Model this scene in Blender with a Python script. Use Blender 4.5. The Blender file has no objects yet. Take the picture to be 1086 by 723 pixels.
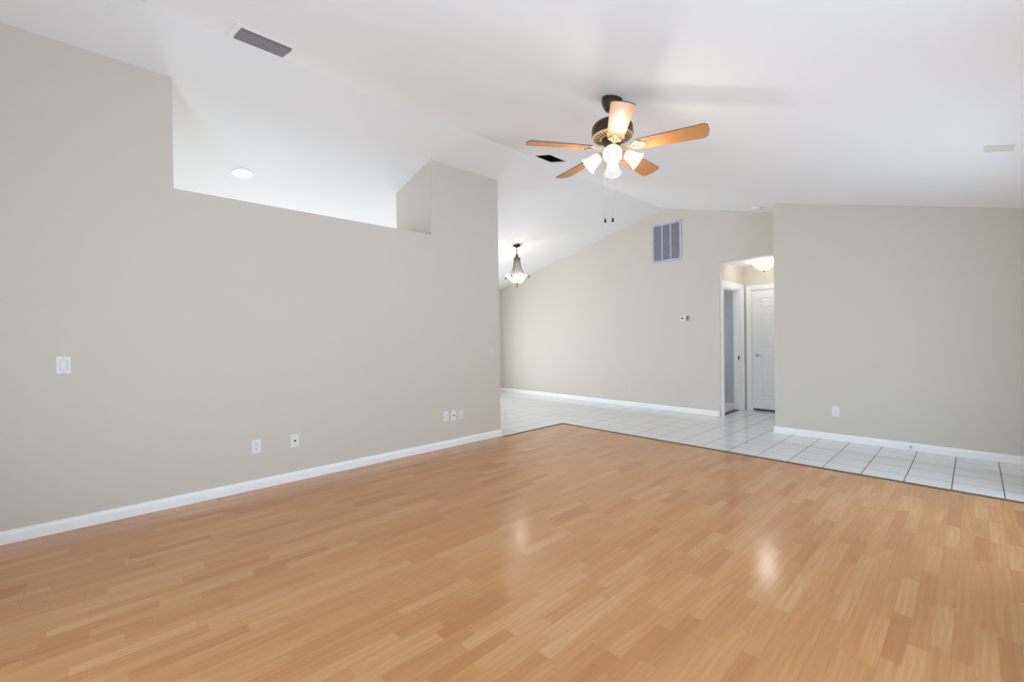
import bpy, bmesh, math, random
from math import sin, cos, pi, radians
from mathutils import Vector, Matrix

random.seed(4)
S = bpy.context.scene
C = S.collection

# ------------------------------------------------------------------ measured layout (metres)
CAM_H = 1.275
FPX, YAW, PITCH, ROLL = 461.62, 0.8160, -0.0054, -0.0134
XW = -4.279          # face of the partition wall on the left
Y_COL0, Y_COL1, Y_OPEN = 2.771, 3.799, 0.420
Z_LEDGE, SHELF = 2.483, 0.802
XR, HR, SL, SR = -3.693, 3.490, 0.2386, 0.2586     # ridge and the two slopes
YF = 7.090           # far gable wall
YR, XRW = 6.401, -1.795                            # wall in front of the hall
XL, YL = -4.216, 4.978                             # corner of the laminate
XH, ZH, YB = -2.744, 2.443, 8.086                  # hall
XO = -7.90           # outer wall of dining room / kitchen
XE = 0.40            # outer wall beside the camera
YS = -1.10           # wall behind the camera
T = 0.12

def zc(x):
    return HR - (SL*(XR-x) if x < XR else SR*(x-XR))

# ------------------------------------------------------------------ camera
cam_d = bpy.data.cameras.new('camera'); cam = bpy.data.objects.new('camera', cam_d); C.objects.link(cam)
cam_d.sensor_fit = 'HORIZONTAL'; cam_d.sensor_width = 36.0
cam_d.lens = FPX/1086*36.0; cam_d.clip_start = 0.02; cam_d.clip_end = 100
fw = Vector((-sin(YAW), cos(YAW), 0)); rt = Vector((cos(YAW), sin(YAW), 0)); up = Vector((0, 0, 1))
F = fw*cos(PITCH)+up*sin(PITCH); U = up*cos(PITCH)-fw*sin(PITCH)
R = rt*cos(ROLL)+U*sin(ROLL); U2 = -rt*sin(ROLL)+U*cos(ROLL)
M = Matrix((R, U2, -F)).transposed().to_4x4(); M.translation = (0, 0, CAM_H)
cam.matrix_world = M
S.camera = cam

# ------------------------------------------------------------------ world, light, exposure
S.view_settings.view_transform = 'Standard'; S.view_settings.look = 'None'
S.view_settings.gamma = 1.0; S.view_settings.use_curve_mapping = False
S.view_settings.exposure = -0.42
S.cycles.use_denoising = True
S.cycles.max_bounces = 14; S.cycles.diffuse_bounces = 9; S.cycles.glossy_bounces = 5
S.cycles.sample_clamp_indirect = 6.0
w = bpy.data.worlds.new('world'); S.world = w; w.use_nodes = True
w.node_tree.nodes['Background'].inputs[0].default_value = (0.75, 0.87, 1.0, 1)
w.node_tree.nodes['Background'].inputs[1].default_value = 1.2

def area(name, loc, direction, sx, sy, power, col=(1, 1, 1), spread=180):
    d = bpy.data.lights.new(name, 'AREA'); d.shape = 'RECTANGLE'; d.size = sx; d.size_y = sy
    d.energy = power; d.color = col; d.spread = radians(spread)
    o = bpy.data.objects.new(name, d); C.objects.link(o); o.location = loc
    o.rotation_euler = Vector(direction).to_track_quat('-Z', 'Z').to_euler()
    return o
DAY = (0.76, 0.97, 1.16)
SOFT = (0.93, 0.98, 1.03)
# daylight through the glazed openings, plus added fills (all behind or beside the camera, or out of sight)
area('daylight_sliding_door', (-1.35, YS+0.03, 1.08), (0, 1, 0), 2.3, 1.9, 40, DAY)
area('daylight_side_door', (XE-0.03, 1.3, 1.08), (-1, 0, 0), 2.6, 1.9, 34, DAY)
area('fill_far_side_door', (XE-0.03, 4.2, 1.08), (-1, 0, 0), 1.9, 1.9, 26, DAY)  # added fill at an unseen door, enlarged to brighten the right wall
area('daylight_dining', (XO+0.03, 5.0, 1.08), (1, 0, 0.0), 1.8, 1.9, 66, SOFT)
area('daylight_kitchen', (XO+0.03, 1.6, 1.35), (1, 0, 0.0), 2.5, 1.1, 95, SOFT)
area('fill_side_room', (-4.37, 7.65, 1.5), (1, 0.25, 0), 0.6, 1.0, 12, (0.9, 0.95, 1.0))  # added fill for the side room, no window stands there
# added upward fill strips at the foot of the doors, brightening the ceiling
area('up_fill_back', (-1.35, YS+0.16, 0.22), (0, 0.55, 1), 2.3, 0.3, 30, DAY)
area('up_fill_side', (XE-0.16, 1.3, 0.22), (-0.55, 0, 1), 2.6, 0.3, 26, DAY)
area('up_fill_far_side', (XE-0.16, 4.2, 0.22), (-0.55, 0, 1), 1.9, 0.3, 16, DAY)

# ------------------------------------------------------------------ materials
def srgb(r, g, b):
    f = lambda c: (c/255/12.92) if c/255 <= 0.04045 else ((c/255+0.055)/1.055)**2.4
    return (f(r), f(g), f(b), 1)
class NT:
    def __init__(s, name):
        s.m = bpy.data.materials.new(name); s.m.use_nodes = True
        s.n = s.m.node_tree.nodes; s.l = s.m.node_tree.links
        s.b = s.n['Principled BSDF']; s.out = s.n['Material Output']
    def new(s, t, **kw):
        x = s.n.new(t)
        for k, v in kw.items(): setattr(x, k, v)
        return x
    def math(s, op, a, b=None, c=None):
        x = s.n.new('ShaderNodeMath'); x.operation = op
        for i, v in enumerate((a, b, c)):
            if v is None: continue
            if isinstance(v, (int, float)): x.inputs[i].default_value = v
            else: s.l.new(v, x.inputs[i])
        return x.outputs[0]
    def mix(s, f, a, b, mode='MIX'):
        x = s.n.new('ShaderNodeMix'); x.data_type = 'RGBA'; x.blend_type = mode
        for i, v in ((0, f), (6, a), (7, b)):
            if isinstance(v, (int, float)): x.inputs[i].default_value = v
            elif isinstance(v, tuple): x.inputs[i].default_value = v
            else: s.l.new(v, x.inputs[i])
        return x.outputs[2]
    def noise(s, vec, scale, detail=2, rough=0.5):
        x = s.n.new('ShaderNodeTexNoise'); x.inputs['Scale'].default_value = scale
        x.inputs['Detail'].default_value = detail; x.inputs['Roughness'].default_value = rough
        if vec is not None: s.l.new(vec, x.inputs['Vector'])
        return x.outputs['Fac']
    def bump(s, h, strength, dist):
        x = s.n.new('ShaderNodeBump'); x.inputs['Strength'].default_value = strength
        x.inputs['Distance'].default_value = dist; s.l.new(h, x.inputs['Height'])
        s.l.new(x.outputs[0], s.b.inputs['Normal'])
def simple(name, col, rough=0.5, metal=0.0, emit=None, es=0.0, nscale=60, namt=0.04, bump=0.0):
    t = NT(name); tc = t.new('ShaderNodeTexCoord')
    f = t.noise(tc.outputs['Object'], nscale, 3)
    dark = tuple(c*(1-namt*2) for c in col[:3])+(1,)
    t.l.new(t.mix(f, dark, col), t.b.inputs['Base Color'])
    t.b.inputs['Roughness'].default_value = rough; t.b.inputs['Metallic'].default_value = metal
    if emit: t.b.inputs['Emission Color'].default_value = emit; t.b.inputs['Emission Strength'].default_value = es
    if bump: t.bump(f, bump, 0.002)
    return t.m

def paint(name, col, rough, scale=90, bs=0.12):
    t = NT(name); g = t.new('ShaderNodeNewGeometry')
    f = t.noise(g.outputs['Position'], scale, 3, 0.6)
    f2 = t.noise(g.outputs['Position'], 1.3, 2)
    c = t.mix(t.math('MULTIPLY', f2, 0.5), col, tuple(x*0.965 for x in col[:3])+(1,))
    t.l.new(c, t.b.inputs['Base Color']); t.b.inputs['Roughness'].default_value = rough
    t.bump(f, bs, 0.0015)
    return t.m

M_WALL = paint('beige_wall_paint', srgb(214, 208, 198), 0.75)
M_CEIL = paint('white_ceiling_paint', srgb(238, 239, 241), 0.9, 45, 0.2)
M_TRIM = simple('white_gloss_trim', srgb(250, 252, 254), 0.35, namt=0.01)
M_DOOR = simple('white_door_paint', srgb(246, 248, 252), 0.4, namt=0.01)
M_SIDE = paint('cool_grey_wall_paint', srgb(205, 209, 216), 0.75)
M_PLATE = simple('white_plastic', srgb(238, 238, 238), 0.35, namt=0.01)
M_PLATE2 = simple('painted_over_plastic', srgb(222, 217, 211), 0.5, namt=0.02)
M_SLOT = simple('dark_slot', srgb(40, 38, 38), 0.6)
M_SCREW = simple('nickel_screw', srgb(170, 170, 170), 0.35, 0.8)
M_BRONZE = simple('dark_bronze', srgb(74, 60, 46), 0.38, 0.55, namt=0.15, nscale=30)
M_BRONZE2 = simple('brushed_bronze', srgb(134, 116, 96), 0.35, 0.6, namt=0.1, nscale=30)
M_BRASS = simple('antique_cream_brass', srgb(226, 204, 160), 0.35, 0.35, namt=0.08, nscale=40)
M_BLACK = simple('black_iron', srgb(30, 29, 29), 0.5, 0.3)
M_IRON = simple('pewter_iron', srgb(96, 88, 86), 0.45, 0.5, namt=0.15)
M_STRIP = simple('dark_brown_transition', srgb(104, 80, 62), 0.45, namt=0.1)
M_GRILLE = simple('lavender_grey_metal', srgb(196, 197, 212), 0.45, namt=0.03)
M_LOUVRE = simple('grey_louvre_metal', srgb(172, 173, 188), 0.5, namt=0.05)
M_DUCT = simple('grey_duct_shadow_metal', srgb(122, 123, 136), 0.7)
M_PLATE3 = simple('off_white_plastic', srgb(228, 225, 220), 0.45, namt=0.02)
M_VENTG = simple('grey_vane', srgb(142, 138, 136), 0.6, namt=0.08)  # plain grey for vent vanes and thermostat panel
M_VENTK = simple('black_vane', srgb(22, 21, 21), 0.7)
M_NICKEL = simple('satin_nickel', srgb(212, 210, 206), 0.35, 0.6)
M_CHAIN = simple('fine_silver_chain', srgb(205, 205, 205), 0.4, 0.4)
M_BULB = simple('glowing_bulb', (1, 1, 1, 1), 0.5, emit=(1, 0.95, 0.86, 1), es=1.8)
M_LENS = simple('glowing_downlight_lens', (1, 1, 1, 1), 0.5, emit=(1, 0.98, 0.95, 1), es=2.2)

def frosted(name, col, emit, es, transp, streak=0.15):
    t = NT(name); tc = t.new('ShaderNodeTexCoord'); t.b.inputs['Specular IOR Level'].default_value = 0.15
    f = t.noise(tc.outputs['Object'], 22, 4, 0.6)
    c = t.mix(f, tuple(x*(1-streak) for x in col[:3])+(1,), col)
    t.l.new(c, t.b.inputs['Base Color']); t.b.inputs['Roughness'].default_value = 0.3
    e = t.mix(f, tuple(x*(1-streak) for x in emit[:3])+(1,), emit)
    t.l.new(e, t.b.inputs['Emission Color']); t.b.inputs['Emission Strength'].default_value = es
    tr = t.new('ShaderNodeBsdfTransparent'); mx = t.new('ShaderNodeMixShader'); mx.inputs[0].default_value = transp
    t.l.new(t.b.outputs[0], mx.inputs[1]); t.l.new(tr.outputs[0], mx.inputs[2]); t.l.new(mx.outputs[0], t.out.inputs[0])
    return t.m
M_SHADE = frosted('frosted_white_glass', (0.02, 0.02, 0.02, 1), (1, 0.95, 0.88, 1), 1.45, 0.5, 0.16)
M_BOWL = frosted('marbled_alabaster_glass', (0.03, 0.03, 0.03, 1), (1, 0.93, 0.85, 1), 1.7, 0.35, 0.25)
M_HBOWL = frosted('cream_alabaster_glass', (0.02, 0.02, 0.02, 1), (1, 0.86, 0.60, 1), 2.6, 0.62, 0.35)

def glass(name):
    t = NT(name); t.b.inputs['Base Color'].default_value = (0.95, 0.98, 0.97, 1)
    t.b.inputs['Roughness'].default_value = 0.03; t.b.inputs['Transmission Weight'].default_value = 1.0
    t.b.inputs['IOR'].default_value = 1.45
    return t.m
M_GLASS = glass('window_glass')

def laminate():
    t = NT('three_strip_beech_laminate'); g = t.new('ShaderNodeNewGeometry')
    sp = t.new('ShaderNodeSeparateXYZ'); t.l.new(g.outputs['Position'], sp.inputs[0])
    X, Y = sp.outputs[0], sp.outputs[1]
    W, L = 0.0645, 0.405
    xs = t.math('DIVIDE', t.math('ADD', X, 20.0), W)
    row = t.math('FLOOR', xs)
    wn = t.new('ShaderNodeTexWhiteNoise', noise_dimensions='1D'); t.l.new(row, wn.inputs['W'])
    ys = t.math('ADD', t.math('DIVIDE', t.math('ADD', Y, 20.0), L), t.math('MULTIPLY', wn.outputs['Value'], 1.0))
    piece = t.math('FLOOR', ys)
    cid = t.new('ShaderNodeCombineXYZ'); t.l.new(row, cid.inputs[0]); t.l.new(piece, cid.inputs[1])
    wn2 = t.new('ShaderNodeTexWhiteNoise', noise_dimensions='3D'); t.l.new(cid.outputs[0], wn2.inputs['Vector'])
    rnd = wn2.outputs['Value']
    sr = t.new('ShaderNodeSeparateColor'); t.l.new(wn2.outputs['Color'], sr.inputs[0])
    # wood grain: long streaks along Y, shifted for each piece
    v = t.new('ShaderNodeCombineXYZ')
    t.l.new(t.math('MULTIPLY', X, 46.0), v.inputs[0])
    t.l.new(t.math('ADD', t.math('MULTIPLY', Y, 2.6), t.math('MULTIPLY', rnd, 37.0)), v.inputs[1])
    t.l.new(t.math('MULTIPLY', sr.outputs[1], 50.0), v.inputs[2])
    grain = t.noise(v.outputs[0], 1.0, 5, 0.62)
    v2 = t.new('ShaderNodeCombineXYZ')
    t.l.new(t.math('MULTIPLY', X, 12.0), v2.inputs[0]); t.l.new(t.math('ADD', t.math('MULTIPLY', Y, 3.0), t.math('MULTIPLY', rnd, 91.0)), v2.inputs[1])
    wav = t.new('ShaderNodeTexWave', wave_type='BANDS', bands_direction='X')
    t.l.new(v2.outputs[0], wav.inputs['Vector']); wav.inputs['Scale'].default_value = 0.9
    wav.inputs['Distortion'].default_value = 9.0; wav.inputs['Detail'].default_value = 2.0; wav.inputs['Detail Scale'].default_value = 0.8
    ramp = t.new('ShaderNodeValToRGB'); t.l.new(rnd, ramp.inputs[0])
    e = ramp.color_ramp.elements
    e[0].position = 0.0; e[0].color = LAM[0]
    e[1].position = 1.0; e[1].color = LAM[3]
    a = e.new(0.22); a.color = LAM[1]
    a = e.new(0.7); a.color = LAM[2]
    c = ramp.outputs[0]
    gr = t.new('ShaderNodeValToRGB'); t.l.new(grain, gr.inputs[0])
    gr.color_ramp.elements[0].position = 0.3; gr.color_ramp.elements[0].color = (0.84, 0.76, 0.67, 1)
    gr.color_ramp.elements[1].position = 0.62; gr.color_ramp.elements[1].color = (1.04, 1.04, 1.04, 1)
    c = t.mix(0.75, c, gr.outputs[0], 'MULTIPLY')
    c = t.mix(t.math('MULTIPLY', wav.outputs['Fac'], 0.26), c, (0.42, 0.19, 0.075, 1))
    # small dark knots
    vo = t.new('ShaderNodeTexVoronoi', feature='F1'); kv = t.new('ShaderNodeCombineXYZ')
    t.l.new(t.math('MULTIPLY', X, 1.0), kv.inputs[0]); t.l.new(t.math('MULTIPLY', Y, 0.6), kv.inputs[1])
    t.l.new(kv.outputs[0], vo.inputs['Vector']); vo.inputs['Scale'].default_value = 5.5
    k = t.math('LESS_THAN', vo.outputs['Distance'], 0.030)
    sk = t.new('ShaderNodeSeparateColor'); t.l.new(vo.outputs['Color'], sk.inputs[0])
    k = t.math('MULTIPLY', k, t.math('GREATER_THAN', sk.outputs[0], 0.62))
    c = t.mix(t.math('MULTIPLY', k, 0.55), c, (0.11, 0.045, 0.018, 1))
    # seams: faint between strips, stronger between planks (three strips) and at plank ends
    def edge(val, width):
        fr = t.math('FRACT', val)
        return t.math('LESS_THAN', t.math('MINIMUM', fr, t.math('SUBTRACT', 1.0, fr)), width)
    strip = edge(xs, 0.012)
    pl = edge(t.math('DIVIDE', xs, 3.0), 0.0045)
    prow = t.math('FLOOR', t.math('DIVIDE', xs, 3.0))
    wn3 = t.new('ShaderNodeTexWhiteNoise', noise_dimensions='1D'); t.l.new(prow, wn3.inputs['W'])
    ye = t.math('ADD', t.math('DIVIDE', t.math('ADD', Y, 20.0), 1.29), wn3.outputs['Value'])
    pe = edge(ye, 0.0009)
    dk = t.math('MAXIMUM', t.math('MULTIPLY', strip, 0.10), t.math('MAXIMUM', t.math('MULTIPLY', pl, 0.28), t.math('MULTIPLY', pe, 0.3)))
    c = t.mix(dk, c, (0.10, 0.045, 0.018, 1))
    t.l.new(c, t.b.inputs['Base Color'])
    t.l.new(t.math('ADD', 0.13, t.math('MULTIPLY', grain, 0.09)), t.b.inputs['Roughness'])
    t.b.inputs['IOR'].default_value = 1.65
    t.bump(t.math('SUBTRACT', 1.0, dk), 0.08, 0.0005)
    return t.m
LAM = [srgb(187, 126, 73), srgb(197, 139, 84), srgb(202, 146, 91), srgb(211, 160, 107)]
M_LAM = laminate()

def tile():
    t = NT('grey_streaked_floor_tile'); g = t.new('ShaderNodeNewGeometry')
    sp = t.new('ShaderNodeSeparateXYZ'); t.l.new(g.outputs['Position'], sp.inputs[0])
    X, Y = sp.outputs[0], sp.outputs[1]; P = 0.2913
    a = t.math('DIVIDE', t.math('ADD', X, 30*P-0.155), P); b = t.math('DIVIDE', t.math('ADD', Y, 30*P-5.56), P)
    def edge(val, width):
        fr = t.math('FRACT', val)
        return t.math('LESS_THAN', t.math('MINIMUM', fr, t.math('SUBTRACT', 1.0, fr)), width)
    gx = edge(a, 0.012); gy = edge(b, 0.0105)
    grout = t.math('MAXIMUM', gx, gy)
    cid = t.new('ShaderNodeCombineXYZ'); t.l.new(t.math('FLOOR', a), cid.inputs[0]); t.l.new(t.math('FLOOR', b), cid.inputs[1])
    wn = t.new('ShaderNodeTexWhiteNoise', noise_dimensions='3D'); t.l.new(cid.outputs[0], wn.inputs['Vector'])
    v = t.new('ShaderNodeCombineXYZ')
    t.l.new(t.math('ADD', t.math('MULTIPLY', X, 3.0), t.math('MULTIPLY', wn.outputs['Value'], 31.0)), v.inputs[0])
    t.l.new(t.math('MULTIPLY', Y, 42.0), v.inputs[1])
    st = t.noise(v.outputs[0], 1.0, 3, 0.6)
    c = t.mix(st, srgb(212, 213, 215), srgb(242, 243, 245))
    c = t.mix(t.math('MULTIPLY', wn.outputs['Value'], 0.15), c, srgb(205, 202, 200))
    c = t.mix(grout, c, srgb(74, 72, 73))
    t.l.new(c, t.b.inputs['Base Color'])
    t.l.new(t.math('ADD', 0.10, t.math('ADD', t.math('MULTIPLY', st, 0.06), t.math('MULTIPLY', grout, 0.5))), t.b.inputs['Roughness'])
    t.bump(t.math('SUBTRACT', t.math('MULTIPLY', st, 0.15), grout), 0.25, 0.0015)
    return t.m
M_TILE = tile()

def blade_wood():
    t = NT('oak_fan_blade'); tc = t.new('ShaderNodeTexCoord')
    mp = t.new('ShaderNodeMapping'); mp.inputs['Scale'].default_value = (3.0, 60, 60)
    t.l.new(tc.outputs['Object'], mp.inputs[0])
    f = t.noise(mp.outputs[0], 1.0, 5, 0.6)
    t.l.new(t.mix(f, srgb(176, 112, 62), srgb(214, 152, 96)), t.b.inputs['Base Color'])
    t.b.inputs['Roughness'].default_value = 0.5
    return t.m
M_BLADE = blade_wood()
M_EDGE = simple('dark_blade_edge', srgb(58, 40, 28), 0.5)

# ------------------------------------------------------------------ mesh helpers
def add_box(bm, x0, y0, z0, x1, y1, z1, bevel=0.0, mi=0):
    vs = [bm.verts.new(p) for p in ((x0, y0, z0), (x1, y0, z0), (x1, y1, z0), (x0, y1, z0),
                                    (x0, y0, z1), (x1, y0, z1), (x1, y1, z1), (x0, y1, z1))]
    fs = [bm.faces.new([vs[i] for i in q]) for q in ((3, 2, 1, 0), (4, 5, 6, 7), (0, 1, 5, 4), (1, 2, 6, 5), (2, 3, 7, 6), (3, 0, 4, 7))]
    for f in fs: f.material_index = mi
    if bevel:
        es = list({e for f in fs for e in f.edges})
        r = bmesh.ops.bevel(bm, geom=es, offset=bevel, segments=2, profile=0.6, affect='EDGES')
        for f in r['faces']: f.material_index = mi
    return vs
def add_prism(bm, pts, plane, a, b, mi=0):
    """pts: outline in 2-D; plane 'xz' extruded along y, 'yz' along x, 'xy' along z, from a to b."""
    def P(p, d):
        return {'xz': (p[0], d, p[1]), 'yz': (d, p[0], p[1]), 'xy': (p[0], p[1], d)}[plane]
    A = [bm.verts.new(P(p, a)) for p in pts]; B = [bm.verts.new(P(p, b)) for p in pts]
    n = len(pts); fs = [bm.faces.new(A), bm.faces.new(B[::-1])]
    for i in range(n): fs.append(bm.faces.new((A[i], B[i], B[(i+1) % n], A[(i+1) % n])))
    for f in fs: f.material_index = mi
    bmesh.ops.recalc_face_normals(bm, faces=fs)
    return fs
def add_lathe(bm, prof, seg=32, mat=None, mi=0, mod=None):
    """prof: list of (r, z); mod(angle, r, z) may change the point."""
    M_ = mat or Matrix.Identity(4); rings = []
    for r, z in prof:
        ring = []
        if r < 1e-6:
            ring = [bm.verts.new(M_ @ Vector((0, 0, z)))]*seg
        else:
            for k in range(seg):
                a = 2*pi*k/seg; rr, zz = (r, z) if mod is None else mod(a, r, z)
                ring.append(bm.verts.new(M_ @ Vector((rr*cos(a), rr*sin(a), zz))))
        rings.append(ring)
    for i in range(len(rings)-1):
        for k in range(seg):
            q = []
            for v in (rings[i][k], rings[i][(k+1) % seg], rings[i+1][(k+1) % seg], rings[i+1][k]):
                if v not in q: q.append(v)
            if len(q) >= 3:
                f = bm.faces.new(q); f.material_index = mi; f.smooth = True
def add_tube(bm, pts, rad, seg=8, mi=0, closed_ends=True):
    pts = [Vector(p) for p in pts]; rings = []
    for i, p in enumerate(pts):
        d = (pts[min(i+1, len(pts)-1)]-pts[max(i-1, 0)]).normalized()
        ref = Vector((0, 0, 1)) if abs(d.z) < 0.9 else Vector((1, 0, 0))
        u = d.cross(ref).normalized(); v = d.cross(u)
        r = rad[i] if isinstance(rad, (list, tuple)) else rad
        rings.append([bm.verts.new(p+u*r*cos(2*pi*k/seg)+v*r*sin(2*pi*k/seg)) for k in range(seg)])
    for i in range(len(rings)-1):
        for k in range(seg):
            f = bm.faces.new((rings[i][k], rings[i][(k+1) % seg], rings[i+1][(k+1) % seg], rings[i+1][k]))
            f.smooth = True; f.material_index = mi
    if closed_ends:
        for r in (rings[0][::-1], rings[-1]):
            f = bm.faces.new(r); f.material_index = mi
def add_frame(bm, a0, b0, a1, b1, f, prof, fn, mi=0):
    """mitred rectangular frame; prof: (inset 0..1 of width f, height); fn(a,b,h) -> point"""
    rings = []
    for t_, h in prof:
        q = f*t_
        rings.append([bm.verts.new(fn(a, b, h)) for a, b in ((a0+q, b0+q), (a1-q, b0+q), (a1-q, b1-q), (a0+q, b1-q))])
    for i in range(len(rings)-1):
        for k in range(4):
            g = bm.faces.new((rings[i][k], rings[i][(k+1) % 4], rings[i+1][(k+1) % 4], rings[i+1][k])); g.material_index = mi
FR_PROF = [(0, 0), (0, 0.5), (0.12, 1.0), (0.85, 1.0), (1.0, 0.7), (1.0, 0.0)]
def NB(): return bmesh.new()
def obj(name, bm, mats, parent=None, label=None, recalc=True, M_=None):
    if recalc: bmesh.ops.recalc_face_normals(bm, faces=bm.faces[:])
    if M_ is not None: bm.transform(M_)
    me = bpy.data.meshes.new(name); bm.to_mesh(me); bm.free()
    for m in (mats if isinstance(mats, (list, tuple)) else [mats]): me.materials.append(m)
    o = bpy.data.objects.new(name, me); C.objects.link(o)
    if parent is not None: o.parent = parent
    if label: o['label'] = label
    return o
def tag(o, label, cat, group=None):
    o['label'] = label; o['category'] = cat
    if group: o['group'] = group
    return o
def thing(name, label, cat, loc, rot=(0, 0, 0), group=None):
    o = bpy.data.objects.new(name, None); C.objects.link(o); o.empty_display_size = 0.05
    o.location = loc; o.rotation_euler = rot
    return tag(o, label, cat, group)
def struct(name, bm, m, label=None, parent=None):
    o = obj(name, bm, m, parent)
    if parent is None: o['kind'] = 'structure'
    if label: o['label'] = label
    return o

# ------------------------------------------------------------------ floor
bm = NB()
add_prism(bm, [(XW-0.02, YS), (XE, YS), (XE, YL), (XL, YL), (XL, Y_COL1), (XW-0.02, Y_COL1)], 'xy', -0.08, 0.0)
struct('floor_laminate', bm, M_LAM, 'honey coloured three strip wood laminate floor')
bm = NB()
for x0, y0, x1, y1 in ((XL, YL, XE, YF), (XO, Y_COL1, XL, YF), (XO, YS, XW-0.02, Y_COL1), (XH, YF, XRW, YB)):
    add_box(bm, x0, y0, -0.08, x1, y1, -0.001)
struct('floor_tile', bm, M_TILE, 'glossy pale grey ceramic tile floor with dark grout')
bm = NB()
add_box(bm, -4.4, YF+0.12, -0.08, XH, YB, -0.002)
struct('floor_side_room', bm, M_TILE)
bm = NB()   # brown transition strip along the laminate
sec = [(-0.021, 0.0), (-0.015, 0.006), (0.015, 0.006), (0.021, 0.0)]
add_prism(bm, [(YL+a, z) for a, z in sec], 'yz', XL-0.021, XE)
add_prism(bm, [(XL+a, z) for a, z in sec], 'xz', Y_COL1+0.005, YL+0.021)
struct('trim_1', bm, M_STRIP, 'dark brown transition strip between laminate and tile')

# ------------------------------------------------------------------ walls
bm = NB()     # partition with the high opening, the shelf and the end block
e = 0.03
add_box(bm, XW-T, YS, 0, XW, Y_OPEN, zc(XW)+e)
add_box(bm, XW-T, Y_OPEN, 0, XW, Y_COL0, Z_LEDGE)
add_box(bm, XW-SHELF, YS, Z_LEDGE-0.14, XW-T, Y_COL0, Z_LEDGE)
xa, xb = XW-SHELF, XW
add_prism(bm, [(xa, 0), (xb, 0), (xb, zc(xb)+e), (xa, zc(xa)+e)], 'xz', Y_COL0, Y_COL1)
add_prism(bm, [(xa, Z_LEDGE), (XW-T, Z_LEDGE), (XW-T, zc(XW-T)+e), (xa, zc(xa)+e)], 'xz', YS, Y_OPEN)
struct('wall_left', bm, M_WALL, 'beige partition wall with a high opening above a ledge')

def gable(bm, x0, x1, zb, y0, y1):
    pts = [(x0, zb), (x1, zb), (x1, zc(x1)+e)]
    if x0 < XR < x1: pts.append((XR, HR+e))
    pts.append((x0, zc(x0)+e))
    add_prism(bm, pts, 'xz', y0, y1)
bm = NB()
gable(bm, XO-T, XH, 0, YF, YF+T)
gable(bm, XH, XRW, ZH, YF, YF+T)
struct('wall_far', bm, M_WALL, 'beige gable wall of the dining area with hall opening')
bm = NB(); gable(bm, XRW, XE+T, 0, YR, YR+T)
add_prism(bm, [(XRW, 0), (XRW+T, 0), (XRW+T, zc(XRW+T)+e), (XRW, zc(XRW)+e)], 'xz', YR+T, YB)
struct('wall_right', bm, M_WALL, 'beige wall beside the hall')
# hall: left wall with door opening, back wall with door opening, flat ceiling
DY0, DY1, DH = 7.205, 7.945, 2.05
bm = NB()
add_box(bm, XH-0.11, YF+T, 0, XH, DY0, ZH); add_box(bm, XH-0.11, DY1, 0, XH, YB, ZH); add_box(bm, XH-0.11, DY0, DH, XH, DY1, ZH)
struct('wall_hall_side', bm, M_WALL)
BX0, BX1 = -2.612, -1.85
bm = NB()
add_box(bm, -4.4, YB, 0, XH-0.11, YB+T, ZH, mi=1)
add_box(bm, XH-0.11, YB, 0, BX0, YB+T, ZH); add_box(bm, BX1, YB, 0, XRW+T, YB+T, ZH); add_box(bm, BX0, YB, DH, BX1, YB+T, ZH)
struct('wall_hall_back', bm, [M_WALL, M_SIDE])
bm = NB(); add_box(bm, -4.52, YF+T, 0, -4.4, YB+T, ZH)
struct('wall_side_room', bm, M_SIDE)
bm = NB(); add_box(bm, -4.4, YF+T, ZH, XRW, YB+T, ZH+0.1)
struct('ceiling_hall', bm, M_CEIL, 'flat white hall ceiling')

def wall_holes_y(name, x0, x1, ya, yb, top, holes, m=M_WALL):
    """wall parallel to Y with rectangular holes (y0,y1,z0,z1)"""
    bm = NB(); cur = ya
    for (h0, h1, z0, z1) in sorted(holes):
        add_box(bm, x0, cur, 0, x1, h0, top)
        if z0 > 0: add_box(bm, x0, h0, 0, x1, h1, z0)
        add_box(bm, x0, h0, z1, x1, h1, top); cur = h1
    add_box(bm, x0, cur, 0, x1, yb, top)
    return struct(name, bm, m)
wall_holes_y('wall_window_side', XE, XE+T, YS-T, YR, zc(XE)+0.01, [(-0.05, 2.65, 0, 2.05), (3.25, 5.15, 0, 2.05)])
wall_holes_y('wall_kitchen_side', XO-T, XO, YS-T, YF, zc(XO)+0.01, [(0.3, 2.9, 0.75, 1.95), (4.05, 5.95, 0, 2.05)])
bm = NB()
gable(bm, XO-T, -2.55, 0, YS-T, YS); gable(bm, -0.15, XE, 0, YS-T, YS); gable(bm, -2.55, -0.15, 2.05, YS-T, YS)
struct('wall_back', bm, M_WALL)

def glazing(n, name_z0, cx, cy, z0, z1, width, along):
    """frame with two sashes and panes; along 'x' or 'y'"""
    fr = NB(); t2 = 0.035; f = 0.05
    half = width/2
    for a, b, c, d in ((-half, z0, -half+f, z1), (half-f, z0, half, z1), (-half, z0, half, z0+f), (-half, z1-f, half, z1), (-f/2, z0, f/2, z1)):
        if along == 'x': add_box(fr, cx+a, cy-t2, b, cx+c, cy+t2, d)
        else: add_box(fr, cx-t2, cy+a, b, cx+t2, cy+c, d)
    w_ = struct('window_%d' % n, fr, M_TRIM)
    for s in (-1, 1):
        g = NB(); a0, a1 = (f/2, half-f) if s > 0 else (-half+f, -f/2)
        if along == 'x': add_box(g, cx+a0, cy-0.003, z0+f, cx+a1, cy+0.003, z1-f)
        else: add_box(g, cx-0.003, cy+a0, z0+f, cx+0.003, cy+a1, z1-f)
        obj('pane', g, M_GLASS, w_)
glazing(1, 0, -1.35, YS-T/2, 0.0, 2.05, 2.4, 'x')
glazing(2, 0, XE+T/2, 1.3, 0.0, 2.05, 2.7, 'y')
glazing(3, 0, XE+T/2, 4.2, 0.0, 2.05, 1.9, 'y')  # unseen opening, enlarged to light the wall beside the hall
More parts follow.
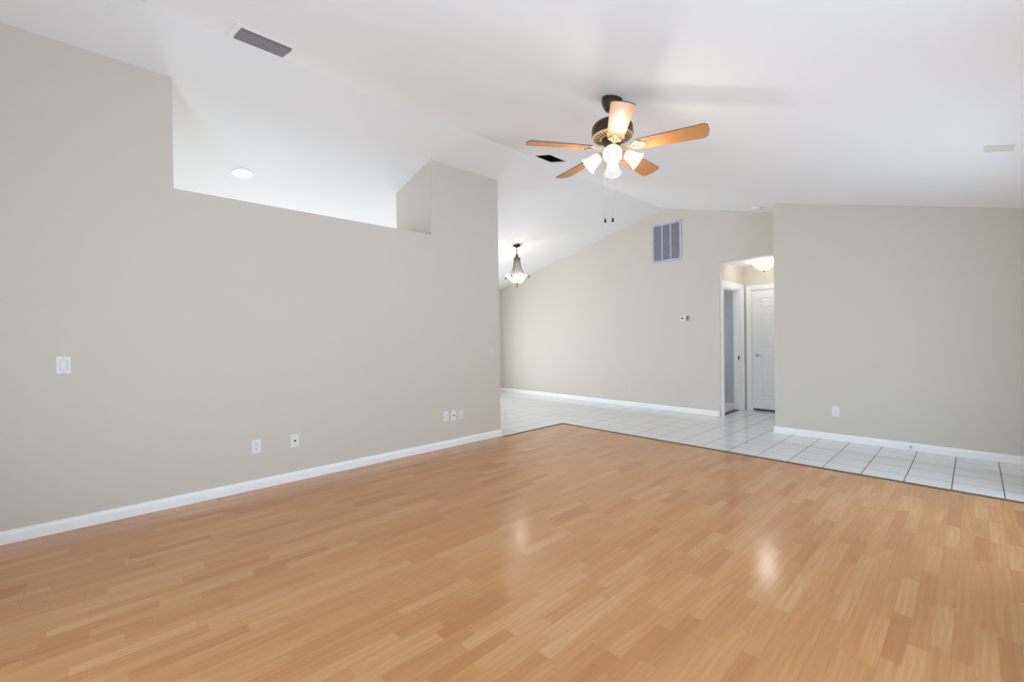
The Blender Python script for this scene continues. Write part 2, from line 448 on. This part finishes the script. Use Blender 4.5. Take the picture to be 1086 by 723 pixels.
glazing(4, 0, XO-T/2, 1.6, 0.75, 1.95, 2.6, 'y')
glazing(5, 0, XO-T/2, 5.0, 0.0, 2.05, 1.9, 'y')

# ------------------------------------------------------------------ ceiling (one vaulted shell)
bm = NB()
xl, xr = XO-T, XE+T
add_prism(bm, [(xl, zc(xl)), (XR, HR), (xr, zc(xr)), (xr, zc(xr)+0.15), (XR, HR+0.15), (xl, zc(xl)+0.15)], 'xz', YS-T, YF+T)
struct('ceiling', bm, M_CEIL, 'white vaulted ceiling with a ridge')

# ------------------------------------------------------------------ baseboards
BB = [(0, 0), (0.014, 0), (0.014, 0.055), (0.012, 0.066), (0.008, 0.072), (0.007, 0.080), (0, 0.083)]
def bb(name, p0, p1, n):
    """moulded board from p0 to p1, standing proud along n"""
    p0 = Vector((*p0, 0)); p1 = Vector((*p1, 0)); n = Vector((*n, 0)); bm = NB()
    A = [bm.verts.new(p0+n*a+Vector((0, 0, z))) for a, z in BB]; B = [bm.verts.new(p1+n*a+Vector((0, 0, z))) for a, z in BB]
    k = len(BB); bm.faces.new(A); bm.faces.new(B[::-1])
    for i in range(k): bm.faces.new((A[i], B[i], B[(i+1) % k], A[(i+1) % k]))
    return bm
struct('baseboard_left', bb('', (XW, YS), (XW, Y_COL1+0.014), (1, 0)), M_TRIM, 'white moulded baseboard of the partition wall')
struct('baseboard_left_end', bb('', (XW-SHELF, Y_COL1), (XW, Y_COL1), (0, 1)), M_TRIM)
struct('baseboard_far', bb('', (XO, YF), (XH-0.022, YF), (0, -1)), M_TRIM)
struct('baseboard_right', bb('', (XRW-0.014, YR), (XE, YR), (0, -1)), M_TRIM)
struct('baseboard_right_end', bb('', (XRW, YR), (XRW, YB-0.02), (-1, 0)), M_TRIM)
struct('baseboard_dining', bb('', (XO, 5.95), (XO, YF), (1, 0)), M_TRIM)
struct('baseboard_back', bb('', (XW, YS), (-2.55, YS), (0, 1)), M_TRIM)
struct('baseboard_side_room', bb('', (-4.4, YB), (XH-0.11, YB), (0, -1)), M_TRIM)

# ------------------------------------------------------------------ hall doorway (open) and panelled door
def casing_profile(bm, fn, a0, a1, z1, w=0.075, k=1.0):
    """flat moulded casing around an opening: fn(a,d,z) maps to world, d = out of the wall"""
    prof = [(0.004, 0), (0.004, 0.009), (0.012, 0.012), (w*0.55, 0.014), (w*0.62, 0.019), (w*0.85, 0.020), (w*0.92, 0.024), (w, 0.022), (w, 0)]
    rings = []
    for sd, d in prof:
        rings.append([bm.verts.new(fn(a, d*k, z)) for a, z in ((a0-sd, 0), (a0-sd, z1+sd), (a1+sd, z1+sd), (a1+sd, 0))])
    for i in range(len(rings)-1):
        for q in range(3): bm.faces.new((rings[i][q], rings[i][q+1], rings[i+1][q+1], rings[i+1][q]))
bm = NB()
casing_profile(bm, lambda a, d, z: (XH+d, a, z), DY0, DY1, DH, 0.098, 1.2)
for a, b, c, d in ((DY0-0.002, 0, DY0+0.016, DH), (DY1-0.016, 0, DY1+0.002, DH)):
    add_box(bm, XH-0.11, a, b, XH, c, d)
add_box(bm, XH-0.11, DY0, DH-0.016, XH, DY1, DH)
add_box(bm, XH-0.07, DY1-0.028, 0, XH-0.035, DY1-0.016, DH-0.016)
fr = struct('door_1', bm, M_TRIM, 'white cased doorway on the side of the hall')
bm = NB(); add_box(bm, XH-0.034, DY1-0.0185, 0.86, XH-0.012, DY1-0.0155, 0.93, 0.001)
obj('strike_plate', bm, M_BLACK, fr, 'small dark strike plate')
bm = NB(); add_box(bm, XH-0.112, DY0, -0.001, XH-0.02, DY1, 0.004, 0.001)
obj('threshold', bm, M_STRIP, fr, 'dark threshold')
bm = NB()
casing_profile(bm, lambda a, d, z: (a, YB-d, z), BX0, BX1, DH, 0.075)
for a, c in ((BX0-0.002, BX0+0.012), (BX1-0.012, BX1+0.002)): add_box(bm, a, YB, 0, c, YB+T, DH)
add_box(bm, BX0, YB, DH-0.012, BX1, YB+T, DH)
struct('trim_2', bm, M_TRIM, 'white casing of the panelled hall door')
bm = NB(); add_box(bm, BX0, YB+0.03, -0.02, BX1, YB+T, 0.0)  # black strip paints the shade in the gap under the door
struct('floor_gap_shade', bm, M_BLACK)
bm = NB(); add_box(bm, BX0-0.02, YB+T+0.01, -0.05, BX1+0.02, YB+T+0.05, DH+0.05)  # added closure, keeps the sky from showing under the door
struct('closure_behind_door', bm, M_SIDE)
# six panel slab: grid of stiles and rails in front of a recessed core, raised fields
bm = NB(); dx0, dx1, dz0, dz1 = BX0+0.014, BX1-0.014, 0.036, DH-0.016
yf = YB+0.012; core = yf+0.010
add_box(bm, dx0, core, dz0, dx1, yf+0.035, dz1)
cols = [(dx0+0.105, dx0+0.105+0.215), (dx1-0.105-0.215, dx1-0.105)]
rows = [(0.235, 0.90), (1.055, 1.63), (1.735, 1.905)]
xsx = [dx0, cols[0][0], cols[0][1], cols[1][0], cols[1][1], dx1]
for i in (0, 2, 4): add_box(bm, xsx[i], yf, dz0, xsx[i+1], core, dz1)
zz = [dz0, rows[0][0], rows[0][1], rows[1][0], rows[1][1], rows[2][0], rows[2][1], dz1]
for i in (0, 2, 4, 6):
    for cx0, cx1 in cols: add_box(bm, cx0, yf, zz[i], cx1, core, zz[i+1])
for cx0, cx1 in cols:
    for z0, z1 in rows:
        g = 0.012; h = 0.034
        A = [bm.verts.new(p) for p in ((cx0+g, core, z0+g), (cx1-g, core, z0+g), (cx1-g, core, z1-g), (cx0+g, core, z1-g))]
        B = [bm.verts.new(p) for p in ((cx0+h, yf+0.001, z0+h), (cx1-h, yf+0.001, z0+h), (cx1-h, yf+0.001, z1-h), (cx0+h, yf+0.001, z1-h))]
        bm.faces.new(B)
        for i in range(4): bm.faces.new((A[i], A[(i+1) % 4], B[(i+1) % 4], B[i]))
dr = struct('door_2', bm, M_DOOR, 'white six panel door at the end of the hall')
bm = NB(); kx, kz = dx0+0.062, 0.935
rotf = Matrix.Translation((kx, yf, kz)) @ Matrix.Rotation(pi/2, 4, 'X')
add_lathe(bm, [(0, 0), (0.031, 0), (0.031, 0.006), (0.024, 0.011), (0.012, 0.013), (0.011, 0.045), (0, 0.045)], 24, rotf)
add_tube(bm, [(kx, yf-0.038, kz), (kx+0.03, yf-0.046, kz), (kx+0.07, yf-0.047, kz-0.004), (kx+0.11, yf-0.042, kz-0.002)], [0.010, 0.009, 0.008, 0.006], 10)
obj('door_handle', bm, M_NICKEL, dr, 'satin nickel lever handle')

# ------------------------------------------------------------------ wall plates (built facing -Y, then turned)
FACE_X = pi/2
def rounded_plate(w, h, d, bev=0.003):
    bm = NB(); add_box(bm, -w/2, -d, -h/2, w/2, 0, h/2, bev); return bm
def screw(parent, z, m=M_SCREW):
    bm = NB(); add_lathe(bm, [(0, 0), (0.0032, 0), (0.0026, 0.0012), (0, 0.0014)], 12, Matrix.Translation((0, -0.006, z)) @ Matrix.Rotation(pi/2, 4, 'X'))
    obj('screw', bm, m, parent)
def outlet(loc, rz, label, m=M_PLATE, slot=M_SLOT):
    t = thing('wall_outlet', label, 'outlet', loc, (0, 0, rz))
    obj('cover_plate', rounded_plate(0.072, 0.117, 0.006), m, t)
    for s in (-1, 1):
        bm = NB()
        out = []
        for k in range(24):
            a = 2*pi*k/24; out.append((max(-0.0165, min(0.0165, 0.0195*cos(a))), 0.0145*sin(a)+s*0.0195))
        add_prism(bm, out, 'xz', -0.0085, -0.004)
        for sx, hh in ((-0.0065, 0.0045), (0.0065, 0.0038)):
            add_box(bm, sx-0.0016, -0.0092, s*0.0195+0.001-hh, sx+0.0016, -0.0080, s*0.0195+0.001+hh, mi=1)
        add_box(bm, -0.0025, -0.0092, s*0.0195-0.0115, 0.0025, -0.0080, s*0.0195-0.0075, mi=1)
        obj('receptacle', bm, [m, slot], t)
    screw(t, 0.0)
    return t
def coax(loc, rz, label):
    t = thing('cable_socket', label, 'cable outlet', loc, (0, 0, rz))
    obj('cover_plate', rounded_plate(0.072, 0.117, 0.006), M_PLATE, t)
    bm = NB(); add_lathe(bm, [(0, 0), (0.009, 0), (0.009, 0.003), (0.0065, 0.003), (0.0065, 0.011), (0, 0.011)], 16, Matrix.Translation((0, -0.006, 0)) @ Matrix.Rotation(pi/2, 4, 'X'))
    obj('connector', bm, M_SLOT, t, 'dark threaded connector')
    screw(t, 0.042); screw(t, -0.042)
def switch(loc, rz, label, m=M_PLATE, gap=M_LOUVRE):
    t = thing('light_switch', label, 'light switch', loc, (0, 0, rz))
    obj('cover_plate', rounded_plate(0.072, 0.119, 0.006), m, t)
    bm = NB(); add_box(bm, -0.0185, -0.0065, -0.0345, 0.0185, -0.005, 0.0345, mi=1)
    p = [(-0.005, -0.0325), (-0.0085, -0.032), (-0.0115, -0.016), (-0.0075, 0.0), (-0.0085, 0.032), (-0.005, 0.0325)]
    add_prism(bm, p, 'yz', -0.0165, 0.0165)
    obj('rocker', bm, [m, gap], t)
    screw(t, 0.049); screw(t, -0.049)
switch((XW, -0.196, 1.135), FACE_X, 'white rocker light switch alone on the beige partition wall below the high opening')
outlet((XW, 0.960, 0.369), FACE_X, 'white duplex outlet low on the partition wall, farther from the group of three plates')
coax((XW, 1.272, 0.368), FACE_X, 'white cable socket plate with one dark connector, standing apart beside a duplex outlet')
outlet((XW, 2.938, 0.367), FACE_X, 'white duplex outlet, first in the row of three plates on partition wall')
coax((XW, 3.047, 0.367), FACE_X, 'white cable socket plate, middle one of the row of three plates')
t = thing('blank_plate', 'white blank wall plate at the end of the row of three plates', 'wall plate', (XW, 3.152, 0.367), (0, 0, FACE_X))
obj('cover_plate', rounded_plate(0.072, 0.117, 0.006), M_PLATE3, t); screw(t, 0.042); screw(t, -0.042)
switch((XW, 3.650, 1.115), FACE_X, 'pale switch near the end of the partition wall, painted almost wall colour', M_PLATE2, M_WALL)
outlet((-1.149, YR, 0.350), 0, 'white duplex outlet on the beige wall beside the hall opening')
outlet((-4.480, YF, 0.345), 0, 'beige painted duplex outlet low on the gable wall under the air grille', M_WALL, M_LOUVRE)
t = thing('blank_plate', 'small beige painted plate low on the gable wall beneath the pendant light', 'wall plate', (-7.02, YF, 0.361), (0, 0, 0))
obj('cover_plate', rounded_plate(0.072, 0.117, 0.006), M_WALL, t); screw(t, 0.0, M_LOUVRE)

# door stop on the baseboard
t = thing('door_stop', 'small spring door stop on the white baseboard of the wall beside the hall', 'door stop', (-0.483, YR-0.013, 0.045))
rx = Matrix.Rotation(pi/2, 4, 'X')
bm = NB(); add_lathe(bm, [(0, 0), (0.012, 0), (0.011, 0.006), (0.004, 0.008), (0, 0.008)], 16, rx); obj('base', bm, M_NICKEL, t)
bm = NB(); add_tube(bm, [(0.0055*cos(k*0.8), -0.008-0.00065*k, 0.0055*sin(k*0.8)) for k in range(80)], 0.0011, 5); obj('spring', bm, M_NICKEL, t)
bm = NB(); add_lathe(bm, [(0, 0.058), (0.008, 0.058), (0.009, 0.066), (0.007, 0.074), (0, 0.075)], 16, rx); obj('bumper', bm, M_LOUVRE, t)

# thermostat
t = thing('thermostat', 'small white thermostat with a dark display in the middle of the gable wall', 'thermostat', (-3.312, YF, 1.575))
bm = NB(); add_box(bm, -0.075, -0.006, -0.048, 0.075, 0, 0.048, 0.002); obj('back_plate', bm, M_PLATE, t)
bm = NB(); add_box(bm, -0.068, -0.028, -0.042, 0.025, -0.006, 0.042, 0.008); obj('body', bm, M_PLATE, t)
bm = NB(); add_box(bm, 0.029, -0.030, -0.040, 0.068, -0.006, 0.040, 0.008); obj('side_panel', bm, M_VENTG, t, 'grey panel at the side')  # grey panel filling the right part of the front
bm = NB(); add_box(bm, -0.050, -0.0295, -0.014, -0.018, -0.0275, 0.016, 0.001); obj('display', bm, M_SLOT, t, 'dark display')

# return air grille high on the gable wall
gx0, gx1, gz0, gz1 = -3.892, -3.355, 2.562, 3.235
t = thing('air_return_grille', 'large lavender grey return air grille with three louvre columns high on gable wall', 'air grille', ((gx0+gx1)/2, YF, (gz0+gz1)/2))
W2, H2 = (gx1-gx0)/2, (gz1-gz0)/2
bm = NB(); f = 0.036
add_frame(bm, -W2, -H2, W2, H2, f, FR_PROF, lambda a, b, h: (a, -0.014*h, b))
cw = (2*W2-2*f)/3
for k in (1, 2): add_box(bm, -W2+f+cw*k-0.011, -0.012, -H2+f, -W2+f+cw*k+0.011, 0, H2-f)
obj('frame', bm, M_GRILLE, t)
for k in range(3):
    bm = NB(); x0 = -W2+f+cw*k+(0.011 if k else 0); x1 = -W2+f+cw*(k+1)-(0.011 if k < 2 else 0)
    add_box(bm, x0, -0.0015, -H2+f, x1, 0, H2-f, mi=1)
    n = 30; step = (2*H2-2*f)/n
    for i in range(n):
        z = -H2+f+step*(i+0.5)
        add_prism(bm, [(-0.0100, z-0.0085), (-0.0090, z-0.0090), (-0.002, z+0.0025), (-0.003, z+0.0035)], 'yz', x0, x1)
    obj('louvre_panel', bm, [M_LOUVRE, M_DUCT], t)

# ------------------------------------------------------------------ ceiling fittings
AR, AL = math.atan(SR), -math.atan(SL)
def on_ceiling(x): return (0, AR if x > XR else AL, 0)
def register(x0, x1, y0, y1, label, m, lip, dark, nv, tilt):
    """rectangular ceiling register, vanes along Y; local z up into the ceiling"""
    cx, cy = (x0+x1)/2, (y0+y1)/2
    t = thing('ceiling_vent', label, 'air vent', (cx, cy, zc(cx)), on_ceiling(cx))
    a, b = (x1-x0)/2/cos(AR), (y1-y0)/2
    bm = NB()
    add_frame(bm, -a-lip, -b-lip, a+lip, b+lip, lip, FR_PROF, lambda p, q, h: (p, q, -0.007*h))
    obj('frame', bm, M_CEIL, t)
    bm = NB(); add_box(bm, -a, -b, -0.0012, a, b, 0.0); obj('duct_shade_plate', bm, dark, t)  # thin dark plate paints the shade inside the duct
    for i in range(nv):
        x = -a+(i+0.5)*2*a/nv*(1.0 if tilt > 0 else 0.94); s = a/nv*(0.86 if tilt > 0 else 0.5)
        bm = NB(); add_prism(bm, [(x-s, -0.002), (x-s*0.2, -0.006), (x+s, -0.015), (x+s, -0.0135), (x-s*0.1, -0.0045), (x-s, -0.0008)] if tilt > 0 else
                  [(x+s, -0.002), (x+s*0.2, -0.006), (x-s, -0.015), (x-s, -0.0135), (x+s*0.1, -0.0045), (x+s, -0.0008)], 'xz', -b, b)
        if tilt < 0: add_box(bm, x-s-0.002, -b, -0.0165, x-s+0.006, b, -0.0150, mi=1)  # paler lip paints the lit lower edge of each vane
        obj('vane', bm, [m, M_LOUVRE], t)
    return t
register(-3.640, -3.395, 0.715, 1.040, 'white framed ceiling vent with grey vanes above the partition wall', M_VENTG, 0.038, M_SLOT, 5, -1)
register(-3.600, -3.360, 3.800, 4.085, 'ceiling vent with black vanes beside the ceiling fan blades', M_VENTK, 0.010, M_VENTK, 7, 0.2)

t = thing('smoke_detector', 'round white smoke detector on the sloped ceiling near the hall opening', 'smoke detector', (-2.081, 6.709, zc(-2.081)), on_ceiling(0))
bm = NB(); add_lathe(bm, [(0, 0), (0.070, 0), (0.070, -0.008), (0.066, -0.012), (0, -0.012)], 32); obj('base', bm, M_PLATE, t)
bm = NB(); add_lathe(bm, [(0, -0.012), (0.060, -0.012), (0.056, -0.030), (0.045, -0.036), (0.020, -0.037), (0.018, -0.040), (0, -0.040)], 32); obj('cover', bm, M_PLATE, t)

bm = NB(); add_box(bm, -0.066, -0.048, -0.014, 0.066, 0.048, 0.0, 0.003)
o = obj('ceiling_plate', bm, M_PLATE2); o.location = (0.120, 4.370, zc(0.120)); o.rotation_euler = on_ceiling(0)
tag(o, 'small flat white plate on the sloped ceiling above the wall beside the hall', 'ceiling plate')

# recessed downlight over the kitchen
t = thing('recessed_downlight', 'round recessed ceiling light glowing white above the wall ledge', 'downlight', (-5.374, 1.116, zc(-5.374)), on_ceiling(-5))
bm = NB(); add_lathe(bm, [(0.098, 0.0), (0.096, -0.006), (0.080, -0.009), (0.076, -0.004), (0.076, 0.0)], 40); obj('trim_ring', bm, M_TRIM, t)
bm = NB(); add_lathe(bm, [(0, -0.005), (0.050, -0.0045), (0.076, -0.002), (0.076, 0.0)], 40); obj('lens', bm, M_LENS, t)
def point(name, loc, power, col, rad=0.03):
    d = bpy.data.lights.new(name, 'POINT'); d.energy = power; d.color = col; d.shadow_soft_size = rad
    o = bpy.data.objects.new(name, d); C.objects.link(o); o.location = loc; return o
WARM = (1.0, 0.86, 0.68)
sp_ = bpy.data.lights.new('downlight_beam', 'SPOT'); sp_.energy = 25; sp_.spot_size = radians(120); sp_.spot_blend = 0.6; sp_.shadow_soft_size = 0.06; sp_.color = (1, 0.95, 0.88)
so = bpy.data.objects.new('downlight_beam', sp_); C.objects.link(so); so.location = (-5.374, 1.116, zc(-5.374)-0.03)

# flush mount bowl light in the hall
t = thing('flush_ceiling_light', 'cream glass bowl ceiling light glowing in the small hall', 'ceiling light', (-2.262, 7.580, ZH))
bm = NB(); add_lathe(bm, [(0, 0), (0.105, 0), (0.105, -0.018), (0.06, -0.022), (0, -0.022)], 32); obj('ceiling_pan', bm, M_NICKEL, t)
bm = NB(); add_lathe(bm, [(0.168, -0.030), (0.166, -0.036), (0.150, -0.062), (0.115, -0.105), (0.06, -0.140), (0.012, -0.152), (0, -0.152)], 40); obj('glass_bowl', bm, M_HBOWL, t)
bm = NB(); add_lathe(bm, [(0, -0.148), (0.013, -0.150), (0.011, -0.160), (0.006, -0.164), (0.008, -0.172), (0, -0.178)], 20); obj('finial', bm, M_IRON, t)
for k in range(3):
    bm = NB(); a = 2*pi*k/3+0.4; add_tube(bm, [(0.09*cos(a), 0.09*sin(a), -0.015), (0.14*cos(a), 0.14*sin(a), -0.022), (0.172*cos(a), 0.172*sin(a), -0.032)], 0.004, 6)
    obj('clip_arm', bm, M_NICKEL, t)
point('hall_bulb', (-2.262, 7.580, ZH-0.105), 10, (1, 0.95, 0.88), 0.085)

# ------------------------------------------------------------------ bowl pendant over the dining area
PX, PY = -5.773, 5.581
t = thing('bowl_pendant', 'pendant light with marbled glass bowl and curved iron arms over dining area', 'pendant light', (PX, PY, zc(PX)))
bm = NB(); add_lathe(bm, [(0, 0.016), (0.062, 0.016), (0.066, -0.012), (0.056, -0.026), (0.020, -0.040), (0.008, -0.052), (0, -0.052)], 28); obj('canopy', bm, M_BLACK, t)
bm = NB(); add_tube(bm, [(0, 0, -0.045), (0, 0, -0.20)], 0.007, 8)
for k in range(5): add_lathe(bm, [(0, -0.065-k*0.028), (0.011, -0.072-k*0.028), (0.011, -0.079-k*0.028), (0, -0.086-k*0.028)], 10)
obj('stem', bm, M_IRON, t)
bm = NB(); add_lathe(bm, [(0, -0.165), (0.014, -0.170), (0.030, -0.195), (0.020, -0.215), (0.034, -0.222), (0.066, -0.232), (0.066, -0.240), (0.045, -0.250), (0.030, -0.285), (0.012, -0.300), (0, -0.300)], 28); obj('collar', bm, M_IRON, t)
ROT = radians(22)
for k in range(4):
    a = ROT+k*pi/2; bm = NB(); pts = []
    prof = [(0.058, -0.238), (0.062, -0.30), (0.070, -0.37), (0.092, -0.45), (0.130, -0.515), (0.175, -0.548), (0.215, -0.556), (0.242, -0.575), (0.246, -0.600), (0.230, -0.612), (0.216, -0.600), (0.222, -0.586)]
    for r, z in prof: pts.append((r*cos(a), r*sin(a), z))
    add_tube(bm, pts, [0.006]*6+[0.008, 0.010, 0.011, 0.010, 0.009, 0.006], 8)
    # twin inner wire
    for da in (-0.22, 0.22):
        add_tube(bm, [(r*cos(a+da*min(1, 0.3+s*0.25)), r*sin(a+da*min(1, 0.3+s*0.25)), z) for s, (r, z) in enumerate([(0.045, -0.245), (0.047, -0.31), (0.055, -0.38), (0.074, -0.45), (0.105, -0.505), (0.140, -0.535)])], 0.0035, 6)
    obj('arm', bm, M_IRON, t)
def lip(a, r, z):
    k = max(0.0, (r-0.150)/0.07); c4 = cos(4*(a-ROT))
    return (r*(1+0.10*k*c4), z-0.020*k*c4)
bm = NB(); add_lathe(bm, [(0.222, -0.552), (0.205, -0.552), (0.185, -0.562), (0.165, -0.585), (0.145, -0.620), (0.115, -0.660), (0.075, -0.690), (0.03, -0.702), (0, -0.704)], 64, mod=lip)
obj('glass_bowl', bm, M_BOWL, t)
bm = NB(); add_lathe(bm, [(0, -0.698), (0.030, -0.702), (0.030, -0.710), (0.012, -0.720), (0.008, -0.735), (0.015, -0.745), (0.013, -0.760), (0.004, -0.775), (0, -0.778)], 20); obj('finial', bm, M_BRONZE2, t)
bm = NB(); add_tube(bm, [(0, 0, -0.29), (0, 0, -0.70)], 0.004, 8); obj('center_rod', bm, M_IRON, t)
point('pendant_bulb', (PX, PY, zc(PX)-0.60), 13, WARM, 0.05)

# ------------------------------------------------------------------ ceiling fan
FD = 3.24; ux, uy = -0.5514, 0.8342
FX, FY = ux*FD, uy*FD
FZ = zc(FX)
fan = thing('ceiling_fan', 'ceiling fan with five wooden blades, bronze motor and four lit glass shades', 'ceiling fan', (FX, FY, FZ))
L = lambda z: z-FZ
bm = NB(); add_lathe(bm, [(0, 0.02), (0.072, 0.02), (0.074, -0.020), (0.068, -0.045), (0.048, -0.082), (0.030, -0.092), (0, -0.092)], 36); obj('canopy', bm, M_BRONZE, fan)
bm = NB(); add_tube(bm, [(0, 0, -0.08), (0, 0, -0.16)], 0.012, 14); obj('downrod', bm, M_BRONZE, fan)
zt = L(2.824); zb = L(2.722)
bm = NB(); add_lathe(bm, [(0, zt+0.010), (0.030, zt+0.010), (0.045, zt+0.004), (0.095, zt), (0.128, zt-0.012), (0.143, zt-0.032), (0.146, zt-0.050), (0.146, zb+0.014), (0.149, zb+0.008), (0.147, zb), (0.135, zb-0.003), (0, zb-0.003)], 56)
obj('motor_housing', bm, M_BRONZE, fan)
bm = NB()      # vent ring under the motor: cream metal with radial dark slots
add_lathe(bm, [(0.147, zb-0.001), (0.140, zb-0.008), (0.085, zb-0.018), (0.070, zb-0.018), (0.070, zb-0.002)], 56)
for k in range(30):
    a = 2*pi*k/30; Mk = Matrix.Rotation(a, 4, 'Z') @ Matrix.Translation((0.112, 0, zb-0.0131)) @ Matrix.Rotation(-0.18, 4, 'Y')
    b2 = bmesh.new(); add_box(b2, -0.022, -0.0055, -0.0016, 0.022, 0.0055, 0.0016, mi=1); b2.transform(Mk)
    me = bpy.data.meshes.new('tmp'); b2.to_mesh(me); b2.free(); bm.from_mesh(me); bpy.data.meshes.remove(me)
obj('vent_ring', bm, [M_BRASS, M_SLOT], fan, 'cream ring with dark radial vent slots')
bm = NB(); add_lathe(bm, [(0, zb-0.02), (0.074, zb-0.02), (0.078, zb-0.030), (0.070, zb-0.044), (0.060, zb-0.050), (0, zb-0.050)], 36); obj('flywheel', bm, M_BRONZE, fan)
bm = NB(); add_lathe(bm, [(0, zb-0.045), (0.052, zb-0.045), (0.056, zb-0.055), (0.056, zb-0.110), (0.062, zb-0.118), (0.062, zb-0.128), (0.050, zb-0.140), (0.030, zb-0.160), (0.012, zb-0.166), (0.010, zb-0.180), (0, zb-0.184)], 36)
obj('light_kit_housing', bm, M_BRONZE2, fan)

BL_Z = L(2.636); R0, R1 = 0.165, 0.640
def blade_outline():
    pts = []; n = 8
    w0, w1 = 0.056, 0.074; cr = 0.034
    top = [(R0, w0), ]
    # root corners rounded, tip with rounded corners
    for k in range(n+1):
        a = pi/2-k/n*pi/2; pts.append((R1-cr-0.006+cr*cos(a), w1-cr+cr*sin(a)))
    pts.append((R1, 0.0))
    right = [(x, -y) for x, y in reversed(pts[:-1])]
    root = []
    for k in range(n+1):
        a = -pi/2-k/n*pi; root.append((R0+0.018+0.018*cos(a), (w0-0.018)*(1 if sin(a) > 0 else -1)+0.018*sin(a)))
    return pts+right+root
OUT = blade_outline()
def make_blade(ang):
    Mb = Matrix.Rotation(ang, 4, 'Z') @ Matrix.Translation((0, 0, BL_Z)) @ Matrix.Rotation(radians(-12.5), 4, 'X')
    bm = NB(); fs = add_prism(bm, OUT, 'xy', -0.003, 0.003, 1)
    for f_ in fs[:2]: f_.material_index = 0
    bl = obj('blade', bm, [M_BLADE, M_EDGE], fan, M_=None)
    bl.matrix_local = Mb
    # bracket: arm from the flywheel widening into an ornate three lobed plate under the blade
    bm = NB(); half = [(x-0.042, y) for x, y in [(0.098, 0.013), (0.125, 0.012), (0.160, 0.011), (0.178, 0.018), (0.186, 0.034), (0.200, 0.046), (0.220, 0.048), (0.234, 0.040), (0.240, 0.028), (0.252, 0.024), (0.266, 0.018), (0.274, 0.008)]]
    add_prism(bm, half+[(x, -y) for x, y in reversed(half)], 'xy', -0.0085, -0.0035)
    for sgn in (-1, 1):
        add_tube(bm, [(0.180+0.020*cos(a_), sgn*(0.026+0.016*sin(a_)), -0.0095) for a_ in [k*0.35-2.4 for k in range(13)]], 0.0023, 6, mi=1)
        add_tube(bm, [(0.144, sgn*0.006, -0.0095), (0.163, sgn*0.008, -0.0095), (0.183, sgn*0.006, -0.0095)], 0.0018, 6, mi=1)
        add_lathe(bm, [(0, -0.012), (0.0045, -0.0105), (0.005, -0.0085)], 10, Matrix.Translation((0.210, sgn*0.012, 0)), mi=1)
    obj('blade_bracket', bm, [M_BRASS, M_BRONZE], bl, 'cream brass bracket with scroll work')
for k in range(5): make_blade(radians(-50.5+72*k))

# four tulip shades on arms
KZ = L(2.600)
SH_PROF = [(0.0235, 0.0), (0.028, 0.006), (0.036, 0.018), (0.041, 0.040), (0.044, 0.062), (0.050, 0.086), (0.059, 0.104), (0.066, 0.112),
           (0.0635, 0.1125), (0.0565, 0.102), (0.0475, 0.084), (0.0415, 0.062), (0.0385, 0.040), (0.0335, 0.020), (0.022, 0.008)]
TILT = radians(38)        # shade axis below the horizontal
for k in range(4):
    a = radians(-56.5+90*k); Ra = Matrix.Rotation(a, 4, 'Z')
    bm = NB(); add_tube(bm, [Ra @ Vector(p) for p in ((0.045, 0, KZ+0.010), (0.062, 0, KZ+0.016), (0.078, 0, KZ+0.008), (0.088, 0, KZ-0.006))], 0.008, 10)
    add_lathe(bm, [(0, -0.012), (0.012, -0.012), (0.020, -0.004), (0.027, 0.004), (0.027, 0.014), (0.020, 0.014), (0, 0.012)], 24,
              Ra @ Matrix.Translation((0.086, 0, KZ-0.002)) @ Matrix.Rotation(pi/2+TILT, 4, 'Y'))
    obj('lamp_arm', bm, M_BRASS, fan)
    Ms = Ra @ Matrix.Translation((0.090, 0, KZ-0.006)) @ Matrix.Rotation(pi/2+TILT, 4, 'Y')
    bm = NB(); add_lathe(bm, SH_PROF, 40, Ms); sh = obj('lamp_shade', bm, M_SHADE, fan)
    bm = NB(); add_lathe(bm, [(0.010, 0.010), (0.013, 0.022), (0.020, 0.040), (0.027, 0.058), (0.027, 0.070), (0.021, 0.083), (0.010, 0.090), (0, 0.091)], 24, Ms); obj('bulb', bm, M_BULB, sh, 'glowing bulb')
    p = Ms @ Vector((0, 0, 0.100)); point('fan_bulb', (FX+p.x, FY+p.y, FZ+p.z), 8.0, (1.0, 0.94, 0.87), 0.035)

# pull chains
for dx_, dy_, z_end in ((-0.038, -0.052, 2.105), (-0.004, 0.0, 2.110)):
    x_, y_ = dx_*0.685, dx_*0.728+0.0
    bm = NB(); z0 = zb-0.12 if dx_ < -0.02 else zb-0.18
    if dx_ < -0.02: x_, y_ = -0.058*0.685, -0.058*0.728
    add_tube(bm, [(x_, y_, z0), (x_, y_, L(z_end)+0.03)], 0.0008, 6)
    add_lathe(bm, [(0, 0.006), (0.003, 0.003), (0.003, -0.003), (0, -0.006)], 8, Matrix.Translation((x_, y_, L(2.30 if dx_ < -0.02 else 2.25))))
    ch = obj('pull_chain', bm, M_CHAIN, fan)
    bm = NB(); add_lathe(bm, [(0, 0.034), (0.003, 0.030), (0.007, 0.022), (0.0085, 0.010), (0.0075, 0.0), (0, -0.003)], 14, Matrix.Translation((x_, y_, L(z_end)))); obj('pull_knob', bm, M_BLACK, ch, 'small black pull knob')
